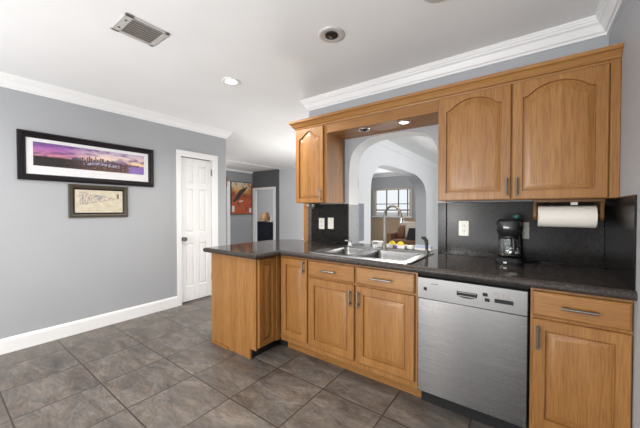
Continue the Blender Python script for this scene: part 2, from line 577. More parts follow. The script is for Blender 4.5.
# door casing + six panel closet door
fx = XL + 0.016
cas = MB().box(XL, fx, DY0 - 0.055, DY0 + 0.004, 0, DZ + 0.075).box(XL, fx, DY1 - 0.004, DY1 + 0.065, 0, DZ + 0.075).box(XL, fx, DY0, DY1, DZ - 0.004, DZ + 0.075)
cas.box(XL - 0.12, XL, DY0, DY0 + 0.004, 0, DZ).box(XL - 0.12, XL, DY1 - 0.02, DY1, 0, DZ)
d1 = struct('door_1', MB().box(XL - 0.055, XL - 0.032, DY0 + 0.008, DY1 - 0.026, 0.02, DZ - 0.01), M['trim'])
cas.build('door_casing', M['trim'], d1, bevel=0.004)
sy0, sy1 = DY0 + 0.008, DY1 - 0.026
st = MB()
xs0, xs1 = XL - 0.034, XL - 0.020
cy = (sy0 + sy1) / 2
for a, b in ((sy0, sy0 + 0.075), (cy - 0.035, cy + 0.035), (sy1 - 0.075, sy1)): st.box(xs0, xs1, a, b, 0.02, DZ - 0.01)
for a, b in ((0.02, 0.22), (0.80, 0.95), (1.54, 1.62), (1.86, DZ - 0.01)): 
    for c0, c1 in ((sy0 + 0.075, cy - 0.035), (cy + 0.035, sy1 - 0.075)): st.box(xs0, xs1, c0, c1, a, b)
st.build('stile_and_rail', M['trim'], d1, bevel=0.004)
for a, b in ((0.22, 0.80), (0.95, 1.54), (1.62, 1.86)):
    for c0, c1 in ((sy0 + 0.075, cy - 0.035), (cy + 0.035, sy1 - 0.075)):
        pn = MB()
        ls = []
        for i_, dx in ((0.012, 0.0), (0.03, 0.009)):
            ls.append([(XL - 0.033 + dx, c0 + i_, a + i_), (XL - 0.033 + dx, c1 - i_, a + i_), (XL - 0.033 + dx, c1 - i_, b - i_), (XL - 0.033 + dx, c0 + i_, b - i_)])
        pn.loops(ls)
        pn.build('panel', M['trim'], d1)
kn = MB().lathe([(0.028, 0), (0.028, 0.006), (0.011, 0.010), (0.011, 0.035), (0.024, 0.042), (0.029, 0.055), (0.022, 0.068), (0.004, 0.072)], (XL - 0.020, sy0 + 0.035, 0.87), 18, 'x')
tag(kn.build('door_knob', M['nickel'], d1, smooth=True), 'satin nickel door knob')
for z in (0.25, 1.75):
    h_ = MB().box(XL - 0.018, XL - 0.008, sy1 - 0.004, sy1 + 0.02, z, z + 0.09).cyl((XL - 0.006, sy1 + 0.006, z - 0.004), (XL - 0.006, sy1 + 0.006, z + 0.094), 0.006, n=10)
    h_.build('hinge', M['nickel'], d1)

# hall doorway casing and the casing on the painting wall
struct('door_2', MB().box(-7.026, OX0, 6.046, 6.0659, 0, OZ + 0.08).box(OX1, -6.028, 6.046, 6.0659, 0, OZ + 0.08).box(OX0, OX1, 6.046, 6.0659, OZ, OZ + 0.08)
       .box(OX0 - 0.0, OX0 + 0.015, 6.066, 6.126, 0, OZ).box(OX1 - 0.015, OX1, 6.066, 6.126, 0, OZ), M['trim'], bevel=0.004)
struct('trim_7', MB().box(HX, HX + 0.02, 5.118, 5.223, 0, 2.076), M['trim'], bevel=0.004)

# ------------------------------------------------------------------ cabinet doors, drawers, pulls
def mp_y(yf):                      # faces -y
    return lambda u, v, w: (u, yf - w, v)


def mp_x(xf):                      # faces +x
    return lambda u, v, w: (xf + w, u, v)


def cab_loop(x0, x1, z0, z1, rise, n=40):
    pts = [(x0, z0), (x1, z0)]
    if rise <= 0:
        ntop = [(x1, z1), (x0, z1)]
        return pts + ntop
    cxm, hw = (x0 + x1) / 2, (x1 - x0) / 2
    for i in range(n + 1):
        t = 1 - 2 * i / n
        a = abs(t)
        if hw < 0.14: k = (0.5 + 0.5 * cos(pi * a / 0.95)) ** 0.8 if a < 0.95 else 0
        else: k = 1 - 0.66 * (a / 0.74) ** 2.2 if a < 0.74 else (0.34 * (1 - (a - 0.74) / 0.22) ** 2.0 if a < 0.96 else 0)
        pts.append((cxm + t * hw, z1 + rise * k))
    return pts


def panel_door(name, parent, x0, x1, z0, z1, mp, mat, stile=0.052, rise=0.0, th=0.02, top=None, groove=0.0135):
    top = top or stile
    n = 40
    m = MB()
    zi = z1 - top - rise
    def L(d, w):
        return [mp(u, v, w) for u, v in cab_loop(x0 + stile + d, x1 - stile - d, z0 + stile + d, zi - d, rise, n)]
    def R(d, w):
        if rise <= 0: pts = [(x0 + d, z0 + d), (x1 - d, z0 + d), (x1 - d, z1 - d), (x0 + d, z1 - d)]
        else:
            pts = [(x0 + d, z0 + d), (x1 - d, z0 + d)]
            for i in range(n + 1): pts.append((x1 - d + (x0 - x1 + 2 * d) * i / n, z1 - d))
        return [mp(u, v, w) for u, v in pts]
    m.loops([R(0, 0), R(0, th - 0.004), R(0.004, th), L(0, th), L(0.0015, th - groove * 0.6), L(0.003, th - groove), L(0.0085, th - groove),
             L(0.010, th - groove * 0.7), L(0.036, th - 0.002), L(0.040, th - 0.0015)])
    return m.build(name, mat, parent, smooth=True, ang=14)


def slab_front(name, parent, x0, x1, z0, z1, mp, mat, th=0.02):
    m = MB()
    def R(d, w): return [mp(x0 + d, z0 + d, w), mp(x1 - d, z0 + d, w), mp(x1 - d, z1 - d, w), mp(x0 + d, z1 - d, w)]
    m.loops([R(0, 0), R(0, th - 0.007), R(0.003, th - 0.003), R(0.010, th), R(0.011, th)])
    return m.build(name, mat, parent, smooth=True, ang=14)


def pull(parent, c, horiz, length, mp, w0):
    u, v = c
    m = MB()
    h = length / 2
    e = (1, 0) if horiz else (0, 1)
    def P(s, w): return mp(u + e[0] * s, v + e[1] * s, w)
    m.tube([P(-h - 0.012, w0 + 0.028), P(h + 0.012, w0 + 0.028)], 0.006, 10)
    for s in (-h * 0.8, h * 0.8): m.cyl(P(s, w0), P(s, w0 + 0.028), 0.005, n=10)
    return m.build('handle', M['nickel'], parent, smooth=True)


YF, YD = 1.86, 1.84               # face frames, outer face of doors sits at 1.84
CT = 0.866                        # underside of the counter
TK = 0.105


def carcass(parent, x0, x1, y0, y1, z0, z1, rails, stiles, mat=None):
    """open-topped cabinet box with a face frame on its -y side"""
    b = MB().box(x0, x0 + 0.016, y0 + 0.019, y1, z0, z1).box(x1 - 0.016, x1, y0 + 0.019, y1, z0, z1)
    b.box(x0 + 0.016, x1 - 0.016, y0 + 0.019, y1, z0, z0 + 0.016).box(x0 + 0.016, x1 - 0.016, y1 - 0.008, y1, z0 + 0.016, z1)
    b.build('cabinet_body', M['oak_z'], parent)
    f = MB()
    for a, c in stiles: f.box(a, c, y0, y0 + 0.019, z0, z1)
    for a, c in rails: f.box(x0 + 0.001, x1 - 0.001, y0 + 0.001, y0 + 0.018, a, c)
    f.build('face_frame', M['oak_z'], parent)


# sink base cabinet
c = thing('sink_base_cabinet', (-1.03, 2.15, 0), 'wide oak base cabinet under the sink with two drawers over two doors', 'cabinet')
carcass(c, -1.470, -0.578, YF, 2.445, TK, CT, [(TK, 0.165), (0.70, 0.735), (0.835, CT)], [(-1.470, -1.44), (-1.05, -1.0), (-0.612, -0.578)])
yD = mp_y(YF)
for (a, b), tz in (((-1.461, -1.036), 0.845), ((-1.017, -0.594), 0.848)):
    d = slab_front('drawer', c, a, b, 0.724, tz, yD, M['oak_x'])
    pull(d, ((a + b) / 2 + (-0.01 if a < -1.2 else -0.008), 0.785), True, 0.125, yD, 0.02)
for (a, b), hx in (((-1.461, -1.036), -1.062), ((-1.017, -0.594), -0.994)):
    d = panel_door('door', c, a, b, 0.152, 0.709, yD, M['oak_z'], 0.056)
    pull(d, (hx, 0.617), False, 0.095, yD, 0.02)
MB().box(-1.470, -0.578, 1.95, 1.966, 0, TK).build('toe_kick', M['oak_x'], c)

# blind corner cabinet beside it
c = thing('corner_base_cabinet', (-1.62, 2.15, 0), 'narrow one-door oak base cabinet in the corner where the peninsula meets the sink run', 'cabinet')
carcass(c, -1.789, -1.472, YF, 2.445, TK, CT, [(TK, 0.165), (0.845, CT)], [(-1.789, -1.755), (-1.50, -1.472)])
d = panel_door('door', c, -1.768, -1.478, 0.158, 0.845, yD, M['oak_z'], 0.056)
pull(d, (-1.503, 0.79), False, 0.08, yD, 0.02)
MB().box(-1.789, -1.472, 1.951, 1.967, 0, TK).build('toe_kick', M['oak_x'], c)

# peninsula cabinet
PX0, PX1, PY0 = -2.447, -1.826, 1.603
c = thing('peninsula_cabinet', (-2.13, 2.0, 0), 'oak peninsula cabinet with plain end panel and narrow side door under the counter end', 'cabinet')
MB().prism_y([(PX0, 0.0), (-1.898, 0.0), (-1.898, 0.088), (PX1, 0.088), (PX1, CT), (PX0, CT)], PY0, PY0 + 0.018).build('end_panel', M['oak_z'], c)
MB().box(PX0, PX0 + 0.016, PY0 + 0.018, 2.50, 0, CT).box(PX1 - 0.018, PX1, PY0 + 0.018, 2.44, TK, CT).box(PX0 + 0.016, PX1 - 0.018, PY0 + 0.018, 2.44, TK, TK + 0.016).box(PX0 + 0.016, -1.95, 2.48, 2.50, 0, CT).build('cabinet_body', M['oak_z'], c)
d = panel_door('door', c, 1.622, 1.818, 0.108, 0.848, mp_x(PX1), M['oak_z'], 0.045)
MB().box(-1.914, -1.898, PY0 + 0.018, 1.967, 0, TK).box(-1.898, -1.80, 1.951, 1.967, 0, TK).build('toe_kick', M['black_matte'], c)
tag(MB().box(PX0, -2.19, PY0 - 0.012, PY0, 0, 0.022).build('shoe_moulding', M['oak_x'], c), 'short loose strip of shoe moulding')
MB().box(-1.826, -1.80, 1.822, 1.859, TK, CT).build('corner_post', M['oak_z'], c)

# right base cabinet
c = thing('drawer_base_cabinet', (0.19, 2.15, 0), 'oak base cabinet right of the dishwasher with one drawer above one door', 'cabinet')
carcass(c, 0.006, 0.3765, YF, 2.445, TK, CT, [(TK, 0.165), (0.695, 0.73), (0.845, CT)], [(0.006, 0.036), (0.350, 0.3765)])
d = slab_front('drawer', c, 0.016, 0.373, 0.721, 0.846, yD, M['oak_x'])
pull(d, (0.193, 0.783), True, 0.11, yD, 0.02)
d = panel_door('door', c, 0.016, 0.373, 0.145, 0.705, yD, M['oak_z'], 0.052)
pull(d, (0.036, 0.617), False, 0.095, yD, 0.02)
MB().box(0.006, 0.3765, 1.95, 1.966, 0, TK).build('toe_kick', M['oak_x'], c)

# dishwasher
c = thing('dishwasher', (-0.287, 2.15, 0), 'stainless steel built-in dishwasher with control strip between the base cabinets', 'dishwasher')
MB().box(-0.572, 0.0, 1.875, 2.44, 0.11, 0.862).build('body', M['black_matte'], c)
MB().box(-0.567, -0.005, 1.830, 1.874, 0.122, 0.7095).build('door', M['steel_z'], c, bevel=0.0025)
cp = MB().box(-0.570, -0.004, 1.826, 1.874, 0.7105, 0.842).build('control_panel', M['steel'], c, bevel=0.003)
pk = MB()
pts = [(-0.342, 0.789), (-0.236, 0.789), (-0.236, 0.770)] + [(-0.289 + 0.053 * cos(a), 0.770 - 0.016 * sin(a)) for a in [pi * i / 8 for i in range(1, 8)]] + [(-0.342, 0.770)]
pk.prism_y(pts, 1.8235, 1.828)
tag(pk.build('handle_pocket', M['black_matte'], cp), 'black recessed grip')
MB().box(-0.338, -0.240, 1.819, 1.8235, 0.783, 0.787).box(-0.335, -0.243, 1.820, 1.8235, 0.763, 0.768).build('handle_lip', M['nickel'], cp, bevel=0.001)
for x, z in ((-0.197, 0.792), (-0.187, 0.764)): tag(MB().box(x - 0.012, x + 0.012, 1.8235, 1.828, z - 0.009, z + 0.009).build('button', M['black_matte'], cp), 'small black push button')
tag(MB().box(-0.152, -0.066, 1.8235, 1.828, 0.757, 0.778).build('display', M['black_matte'], cp), 'black display window')
tag(MB().box(-0.531, -0.512, 1.8235, 1.828, 0.763, 0.782).build('power_button', M['black_matte'], cp), 'square black power button')
lg = MB()
for k in range(5): lg.box(-0.488 + k * 0.009, -0.482 + k * 0.009, 1.825, 1.8265, 0.806, 0.811)
tag(lg.build('badge', M['slot'], cp), 'tiny dark maker badge')
tx = MB()
for r_ in range(3):
    for k in range(4): tx.box(-0.155 + k * 0.024, -0.139 + k * 0.024, 1.8252, 1.8265, 0.790 + r_ * 0.008, 0.793 + r_ * 0.008)
tx.build('printed_marks', M['vent_dark'], cp)
MB().box(-0.572, 0.0, 1.93, 1.95, 0.0, 0.108).build('toe_plate', M['black_matte'], c)

# ------------------------------------------------------------------ counter, splash
c = thing('countertop', (-0.9, 2.1, 0.866), 'dark speckled granite countertop wrapping the sink run and peninsula', 'countertop')
m = MB()
XC = 0.3705
SX0, SX1, SY0, SY1 = -1.43, -0.66, 1.88, 2.40   # sink cut-out
ZT, ZB = 0.91, 0.866
def flat(pts):
    for z in (ZB, ZT): m.add([(x, y, z) for x, y in pts], [tuple(range(len(pts)))])
ye, xe = 1.822, -1.757
flat([(-0.60, ye), (XC + 0.006, ye), (XC + 0.006, 2.449), (-0.60, 2.449)])
flat([(SX1, ye), (-0.60, ye), (-0.60, 2.66), (SX1, 2.66)])
flat([(SX0, ye), (SX1, ye), (SX1, SY0), (SX0, SY0)])
flat([(SX0, SY1), (SX1, SY1), (SX1, 2.66), (SX0, 2.66)])
flat([(-1.446, ye), (SX0, ye), (SX0, 2.66), (-1.446, 2.66)])
flat([(xe, ye), (-1.446, ye), (-1.446, 2.449), (xe, 2.449)])
PXL, PYF, PYB = -2.442, 1.545, 2.605
RR = 0.34
arc = [(PXL + RR - RR * cos(a), PYB - RR + RR * sin(a)) for a in [pi / 2 * i / 10 for i in range(11)]]
flat([(xe, PYF), (xe, 2.449), (-1.952, 2.449), (-1.952, PYB)] + list(reversed(arc)) + [(PXL, PYF)])
NO = [(0, ZB)] + [(0.022 * sin(a), (ZB + ZT) / 2 - 0.022 * cos(a)) for a in [pi * i / 10 for i in range(1, 10)]] + [(0, ZT)]
ed = MB()
ed.sweep([(XC + 0.006, ye), (xe, ye), (xe, PYF), (PXL, PYF)] + arc + [(-1.952, PYB)], NO)
m.build('slab', M['granite'], c)
ed.build('edge', granite('honed_granite_edge', 1.0, 0.42, 0.3), c, smooth=True, ang=30)
MB().box(-1.446, -0.602, 2.658, 2.685, ZB, ZT).build('sill_edge', M['granite'], c)

ZS = 1.32
def splash(name, mb, label, loc):
    o = mb.build(name, M['splash'], None, loc, bevel=0.002)
    return tag(o, label, 'backsplash')
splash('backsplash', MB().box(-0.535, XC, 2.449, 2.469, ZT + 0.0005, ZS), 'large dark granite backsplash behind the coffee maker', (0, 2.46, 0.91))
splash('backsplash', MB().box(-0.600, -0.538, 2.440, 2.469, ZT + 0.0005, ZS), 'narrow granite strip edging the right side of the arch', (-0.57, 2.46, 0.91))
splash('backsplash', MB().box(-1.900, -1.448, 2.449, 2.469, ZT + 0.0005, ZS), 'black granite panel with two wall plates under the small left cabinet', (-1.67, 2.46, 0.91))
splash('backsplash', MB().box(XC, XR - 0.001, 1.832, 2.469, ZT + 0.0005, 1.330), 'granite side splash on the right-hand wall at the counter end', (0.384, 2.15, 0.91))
M['splash_dark'], M['splash'] = M['splash'], plain('granite_glare', (0.40, 0.42, 0.45), 0.2, 0, 0.12, 40)  # pale grey puts the reflection on the polished granite jamb into its colour
splash('backsplash', MB().box(-1.4465, -1.436, 2.474, 2.659, ZT + 0.0005, 1.312), 'granite panel with painted pale glare lining the left jamb of the arch', (-1.44, 2.62, 0.91))
o = MB().box(XA + 0.001, XA + 0.012, 3.715, 3.895, 0.80, 1.352).build('wall_panel', plain('mid_grey_panel', (0.27, 0.28, 0.31), 0.35), None, (XA, 3.8, 0.80), bevel=0.002)
tag(o, 'mid grey panel low on the white wall just past the left arch jamb', 'panel')
o = MB().box(-2.030, -1.950, 2.476, 2.60, ZT + 0.0005, 1.42).build('wood_post', M['oak_z'], None, (-1.99, 2.54, 0.91), bevel=0.002)
tag(o, 'short oak end post standing on the counter at the end of the wall', 'post')
o = MB().box(-1.949, -1.902, 2.452, 2.4695, ZT + 0.0005, ZS).build('granite_edge', M['granite'], None, (-1.92, 2.46, 0.91))
tag(o, 'thin pale granite edge strip between oak post and black panel', 'trim')

# ------------------------------------------------------------------ upper cabinets
UZ0, UZ1, UF = 1.326, 2.05, 2.15
uD = mp_y(UF)
def upper(name, label, x0, x1, loc):
    c = thing(name, loc, label, 'cabinet')
    MB().box(x0, x0 + 0.016, UF + 0.019, 2.447, UZ0, UZ1).box(x1 - 0.016, x1, UF + 0.019, 2.447, UZ0, UZ1).box(x0 + 0.016, x1 - 0.016, UF + 0.019, 2.447, UZ0 + 0.002, UZ0 + 0.018).box(x0 + 0.016, x1 - 0.016, UF + 0.019, 2.447, UZ1 - 0.018, UZ1 - 0.002).box(x0 + 0.016, x1 - 0.016, 2.44, 2.447, UZ0 + 0.018, UZ1 - 0.018).build('cabinet_body', M['oak_z'], c)
    return c
c = upper('upper_cabinet', 'small one-door oak upper cabinet left of the arch', -1.862, -1.492, (-1.68, 2.3, UZ0))
MB().box(-1.862, -1.826, UF, UF + 0.019, UZ0, UZ1).box(-1.535, -1.492, UF, UF + 0.019, UZ0, UZ1).box(-1.826, -1.535, UF, UF + 0.019, UZ0, UZ0 + 0.04).box(-1.826, -1.535, UF, UF + 0.019, 1.99, UZ1).build('face_frame', M['oak_z'], c)
d = panel_door('door', c, -1.845, -1.521, UZ0 + 0.002, 2.030, uD, M['oak_z'], 0.042, 0.062, top=0.032)
pull(d, (-1.541, 1.395), False, 0.09, uD, 0.02)
c = upper('upper_cabinet', 'wide two-door oak upper cabinet above the coffee maker and paper towels', -0.530, 0.3765, (-0.08, 2.3, UZ0))
MB().box(-0.530, -0.49, UF, UF + 0.019, UZ0, UZ1).box(-0.13, -0.06, UF, UF + 0.019, UZ0, UZ1).box(0.30, 0.3765, UF, UF + 0.019, UZ0, UZ1).box(-0.49, 0.30, UF + 0.001, UF + 0.018, UZ0, UZ0 + 0.04).box(-0.49, 0.30, UF + 0.001, UF + 0.018, 1.99, UZ1).build('face_frame', M['oak_z'], c)
for a, b, hx in ((-0.524, -0.099, -0.119), (-0.091, 0.333, -0.068)):
    d = panel_door('door', c, a, b, UZ0 + 0.002, 2.036, uD, M['oak_z'], 0.050, 0.062, top=0.034)
    pull(d, (hx, 1.405), False, 0.085, uD, 0.02)
MB().box(0.338, 0.3765, UF - 0.012, UF, UZ0 + 0.002, 2.045).build('end_stile', M['oak_z'], c, bevel=0.002)

CC = [(0, 2.038), (0.006, 2.038), (0.008, 2.050), (0.018, 2.056), (0.026, 2.072), (0.040, 2.088), (0.050, 2.092), (0.052, 2.112), (0, 2.112)]
o = MB().sweep([(XR - 0.002, UF - 0.001), (-1.863, UF - 0.001), (-1.863, 2.468)], CC).build('cabinet_cornice', M['oak_x'], None, (-0.75, 2.15, 2.04), smooth=True, ang=20)
tag(o, 'long oak cornice moulding running along the tops of the upper cabinets', 'cornice')
c = thing('light_bridge', (-1.01, 2.3, 1.95), 'oak light bridge spanning between the upper cabinets over the arch', 'valance')
MB().box(-1.491, -0.531, 2.152, 2.170, 1.958, 2.037).build('fascia', M['oak_x'], c)
sf = MB()
sf.box(-1.491, -0.531, 2.170, 2.4695, 1.958, 1.974).build('soffit_board', M['oak_x'], c)

def spot(name, label, x, y, z, lit):
    c = thing(name, (x, y, z), label, 'spotlight')
    MB().lathe([(0.034, 0.0), (0.036, -0.006), (0.046, -0.010), (0.052, -0.006), (0.054, -0.0005)], (x, y, z), 28, cap0=False, cap1=False).build('trim_ring', M['chrome'], c, smooth=True, ang=60)
    if lit: MB().lathe([(0.001, -0.010), (0.02, -0.009), (0.034, -0.004)], (x, y, z), 24, cap0=True, cap1=False).build('lens', M['bulb'], c, smooth=True)
    else:
        MB().lathe([(0.001, -0.017), (0.018, -0.016), (0.026, -0.010), (0.034, -0.002)], (x, y, z), 24, cap1=False).build('lens', M['black'], c, smooth=True)
    return c
spot('recessed_spotlight', 'unlit chrome spotlight set in the oak light bridge, left of the pair', -1.165, 2.24, 1.958, False)
spot('recessed_spotlight', 'lit chrome spotlight set in the oak light bridge, right of the pair', -0.815, 2.245, 1.958, True)
lamp('bridge_spot_light', (-0.815, 2.245, 1.925), 18, 0.03, (1.0, 0.86, 0.66), 130, 0.8)

# ------------------------------------------------------------------ ceiling fittings
def eyeball(label, x, y):
    c = thing('recessed_light', (x, y, H), label, 'ceiling light')
    MB().lathe([(0.088, -0.0005), (0.088, -0.004), (0.082, -0.009), (0.066, -0.008), (0.043, -0.004)], (x, y, H), 36, cap0=False, cap1=False).build('trim_ring', plain('light_ring_metal', (0.62, 0.60, 0.58), 0.45, 0.2), c, smooth=True, ang=60)
    MB().lathe([(0.044, -0.004), (0.042, -0.012), (0.028, -0.017), (0.001, -0.017)], (x, y, H), 28, cap0=False).build('eyeball', M['black'], c, smooth=True)
    MB().box(x - 0.012, x - 0.002, y - 0.012, y + 0.012, H - 0.020, H - 0.017).build('lamp_tip', M['vent_dark'], c)
eyeball('grey ringed recessed ceiling light with a dark unlit centre, in full view above the sink', -1.088, 1.623)
eyeball('recessed ceiling light cut off by the top edge of the picture', -0.405, 1.640)
c = thing('recessed_light', (-2.225, 1.668, H), 'lit white recessed ceiling light above the peninsula', 'ceiling light')
MB().lathe([(0.085, -0.0005), (0.085, -0.005), (0.078, -0.010), (0.050, -0.006), (0.044, -0.001)], (-2.225, 1.668, H), 32, cap0=False, cap1=False).build('trim_ring', M['trim'], c, smooth=True, ang=60)
MB().lathe([(0.044, -0.003), (0.03, -0.009), (0.001, -0.012)], (-2.225, 1.668, H), 24, cap0=False).build('lens', emit('lit_lens', (1.0, 0.96, 0.9), 14.0), c, smooth=True)
lamp('ceiling_can_light', (-2.225, 1.668, H - 0.06), 60, 0.05, (1.0, 0.95, 0.87), 165, 0.7)

c = thing('air_vent', (-2.075, 0.85, H), 'rectangular grey louvred air vent in the ceiling', 'vent')
vx0, vx1, vy0, vy1 = -2.199, -1.951, 0.718, 0.978
f = MB()
for a in ((vx0, vx0 + 0.022, vy0, vy1), (vx1 - 0.022, vx1, vy0, vy1), (vx0, vx1, vy0, vy0 + 0.05), (vx0, vx1, vy1 - 0.03, vy1)): f.box(*a, H - 0.010, H - 0.0005)
f.build('frame', M['vent'], c, bevel=0.003)
MB().box(vx0 + 0.01, vx1 - 0.01, vy0 + 0.01, vy1 - 0.01, H - 0.003, H - 0.001).build('backing', M['vent_dark'], c)
for k in range(8):
    x = vx0 + 0.034 + k * 0.0255
    MB().prism_y([(x - 0.010, H - 0.004), (x - 0.008, H - 0.0032), (x + 0.011, H - 0.012), (x + 0.009, H - 0.0135)], vy0 + 0.05, vy1 - 0.03).build('louvre', M['vent'], c)
MB().cyl((vx0 + 0.07, vy0 + 0.025, H - 0.010), (vx0 + 0.07, vy0 + 0.025, H - 0.013), 0.006, n=12).build('screw', M['slot'], c)
MB().cyl((vx1 - 0.07, vy0 + 0.025, H - 0.010), (vx1 - 0.07, vy0 + 0.025, H - 0.013), 0.006, n=12).build('screw', M['slot'], c)

# ------------------------------------------------------------------ sink and things around it
c = thing('kitchen_sink', (-1.04, 2.14, 0.91), 'double bowl stainless steel drop-in sink set in the granite counter', 'sink')
KX0, KX1, KY0, KY1 = -1.465, -0.622, 1.842, 2.432
BL = (-1.395, -1.115, 1.925, 2.315)
BR = (-1.065, -0.690, 1.895, 2.315)
ZR = 0.917
def rrect(b, r, z, n=5):
    x0, x1, y0, y1 = b
    out = []
    for cx_, cy_, s in ((x1 - r, y1 - r, 0), (x0 + r, y1 - r, 1), (x0 + r, y0 + r, 2), (x1 - r, y0 + r, 3)):
        for i in range(n + 1):
            a = pi / 2 * (s + i / n)
            out.append((cx_ + r * cos(a), cy_ + r * sin(a), z))
    return out
def grow(b, d): return (b[0] - d, b[1] + d, b[2] - d, b[3] + d)
m = MB()
xm = (BL[1] + BR[0]) / 2
for half, b in (((KX0, xm, KY0, KY1), BL), ((xm, KX1, KY0, KY1), BR)):
    outer = rrect(half, 0.004, ZR)
    ls = [rrect(half, 0.004, ZR), rrect(grow(b, 0.006), 0.05, ZR), rrect(b, 0.045, ZR - 0.004)]
    m.loops(ls, False, False)
m.loops([rrect((KX0, KX1, KY0, KY1), 0.03, 0.9105), rrect(grow((KX0, KX1, KY0, KY1), -0.001), 0.03, ZR + 0.002), rrect(grow((KX0, KX1, KY0, KY1), -0.009), 0.03, ZR + 0.002), rrect(grow((KX0, KX1, KY0, KY1), -0.014), 0.03, ZR - 0.0005)], False, False)
m.build('rim', steel('sink_rim_steel', 'x', (0.44, 0.435, 0.43), 0.28), c, smooth=True, ang=40)
for b, dz in ((BL, 0.15), (BR, 0.19)):
    m = MB()
    m.loops([rrect(b, 0.045, ZR - 0.004), rrect(grow(b, -0.006), 0.045, ZR - 0.03), rrect(grow(b, -0.016), 0.05, ZR - dz + 0.03), rrect(grow(b, -0.045), 0.05, ZR - dz)], False, True)
    o = m.build('basin', M['basin'], c, smooth=True, ang=50)
    cx_, cy_ = (b[0] + b[1]) / 2, (b[2] + b[3]) / 2
    MB().lathe([(0.04, 0.001), (0.038, 0.004), (0.02, 0.002), (0.001, 0.001)], (cx_, cy_, ZR - dz), 20, cap0=False).build('drain', M['chrome'], o, smooth=True)

ZK = ZR + 0.0005
c = thing('kitchen_faucet', (-1.03, 2.372, ZK), 'tall brushed gooseneck faucet rising behind the sink bowls', 'faucet')
MB().lathe([(0.028, 0), (0.028, 0.006), (0.022, 0.012), (0.017, 0.05), (0.014, 0.055)], (-1.03, 2.372, ZK), 22).build('base', M['nickel'], c, smooth=True)
R_ = 0.094
d_ = Vector((0.93, -0.37)).normalized()
path = [(-1.03, 2.372, ZK + 0.05), (-1.03, 2.372, 1.10), (-1.03, 2.372, 1.20)]
for i in range(1, 15):
    a = pi - pi * 0.93 * i / 14
    path.append((-1.03 + d_.x * (R_ + R_ * cos(a)), 2.372 + d_.y * (R_ + R_ * cos(a)), 1.20 + R_ * sin(a)))
e = path[-1]
path.append((e[0] + d_.x * 0.008, e[1] + d_.y * 0.008, e[2] - 0.035))
MB().tube(path, 0.0105, 14).build('spout', M['nickel'], c, smooth=True)
e = path[-1]
MB().lathe([(0.012, 0.01), (0.015, 0), (0.015, -0.028), (0.011, -0.032)], (e[0], e[1], e[2]), 18).build('aerator', M['chrome'], c, smooth=True)

def valve(label, x, y):
    c = thing('faucet_handle', (x, y, ZK), label, 'faucet handle')
    MB().lathe([(0.026, 0), (0.026, 0.006), (0.018, 0.012), (0.013, 0.034), (0.019, 0.042), (0.020, 0.054), (0.008, 0.060)], (x, y, ZK), 20).build('body', M['chrome'], c, smooth=True)
    for s in (-1, 1):
        MB().tube([(x, y, ZK + 0.048), (x + s * 0.026, y - 0.010, ZK + 0.053), (x + s * 0.040, y - 0.014, ZK + 0.050)], 0.006, 10, [0.006, 0.0065, 0.008]).build('lever', M['chrome'], c, smooth=True)
valve('chrome cross-lever tap at the left back corner of the sink', -1.385, 2.375)
valve('chrome cross-lever tap just left of the gooseneck faucet', -1.125, 2.375)
c = thing('side_sprayer', (-0.672, 2.385, ZK), 'dark curved side sprayer at the right back corner of the sink', 'sprayer')
MB().lathe([(0.024, 0), (0.024, 0.005), (0.016, 0.012), (0.013, 0.02)], (-0.672, 2.385, ZK), 20).build('base', M['nickel'], c, smooth=True)
MB().tube([(-0.672, 2.385, ZK + 0.016), (-0.672, 2.384, ZK + 0.06), (-0.674, 2.378, ZK + 0.095), (-0.686, 2.366, ZK + 0.117), (-0.704, 2.352, ZK + 0.122)], 0.014, 14, [0.011, 0.013, 0.016, 0.016, 0.011]).build('wand', plain('dark_sprayer_plastic', (0.06, 0.055, 0.05), 0.3), c, smooth=True)

# things on the granite sill behind the sink
ZI = ZT + 0.0006
c = thing('sponge_caddy', (-0.985, 2.545, ZI), 'white sponge caddy with a purple band behind the faucet', 'caddy')
MB().box(-1.075, -0.895, 2.505, 2.585, ZI, ZI + 0.006).box(-1.075, -0.895, 2.505, 2.511, ZI, ZI + 0.034).box(-1.075, -0.895, 2.579, 2.585, ZI, ZI + 0.034).box(-1.075, -1.069, 2.505, 2.585, ZI, ZI + 0.034).box(-0.901, -0.895, 2.505, 2.585, ZI, ZI + 0.034).build('tray', M['white_plastic'], c, bevel=0.002)
MB().box(-1.005, -0.965, 2.501, 2.505, ZI + 0.002, ZI + 0.030).build('band', M['purple'], c)
for x, lab in ((-1.028, 'round yellow sponge standing left in the white caddy'), (-0.948, 'round yellow sponge standing right in the white caddy')):
    o = MB().lathe([(0.016, -0.014), (0.027, -0.011), (0.029, 0), (0.027, 0.011), (0.016, 0.014)], (x, 2.545, ZI + 0.0365), 24, 'y').build('sponge', M['yellow'], None, (x, 2.545, ZI + 0.01), smooth=True)
    tag(o, lab, 'sponge', 'yellow sponges in the caddy')
c = thing('soap_box', (-1.175, 2.56, ZI), 'small white box with grey print left of the yellow sponges', 'box')
MB().box(-1.225, -1.125, 2.53, 2.59, ZI, ZI + 0.052).build('carton', M['white_plastic'], c, bevel=0.002)
MB().box(-1.20, -1.15, 2.5285, 2.53, ZI + 0.018, ZI + 0.032).build('print', M['vent'], c)
o = MB().box(-0.885, -0.835, 2.53, 2.58, ZI, ZI + 0.034).build('soap_dish', M['white_plastic'], None, (-0.86, 2.55, ZI), bevel=0.006)
tag(o, 'small white soap dish right of the sponge caddy', 'dish')
c = thing('sponge_box', (-0.745, 2.55, ZI), 'flat pale blue and white box near the dark sprayer', 'box')
MB().box(-0.815, -0.675, 2.52, 2.58, ZI, ZI + 0.022).build('box_base', M['white_plastic'], c, bevel=0.002)
MB().box(-0.815, -0.675, 2.52, 2.58, ZI + 0.0225, ZI + 0.042).build('box_lid', M['blue'], c, bevel=0.002)

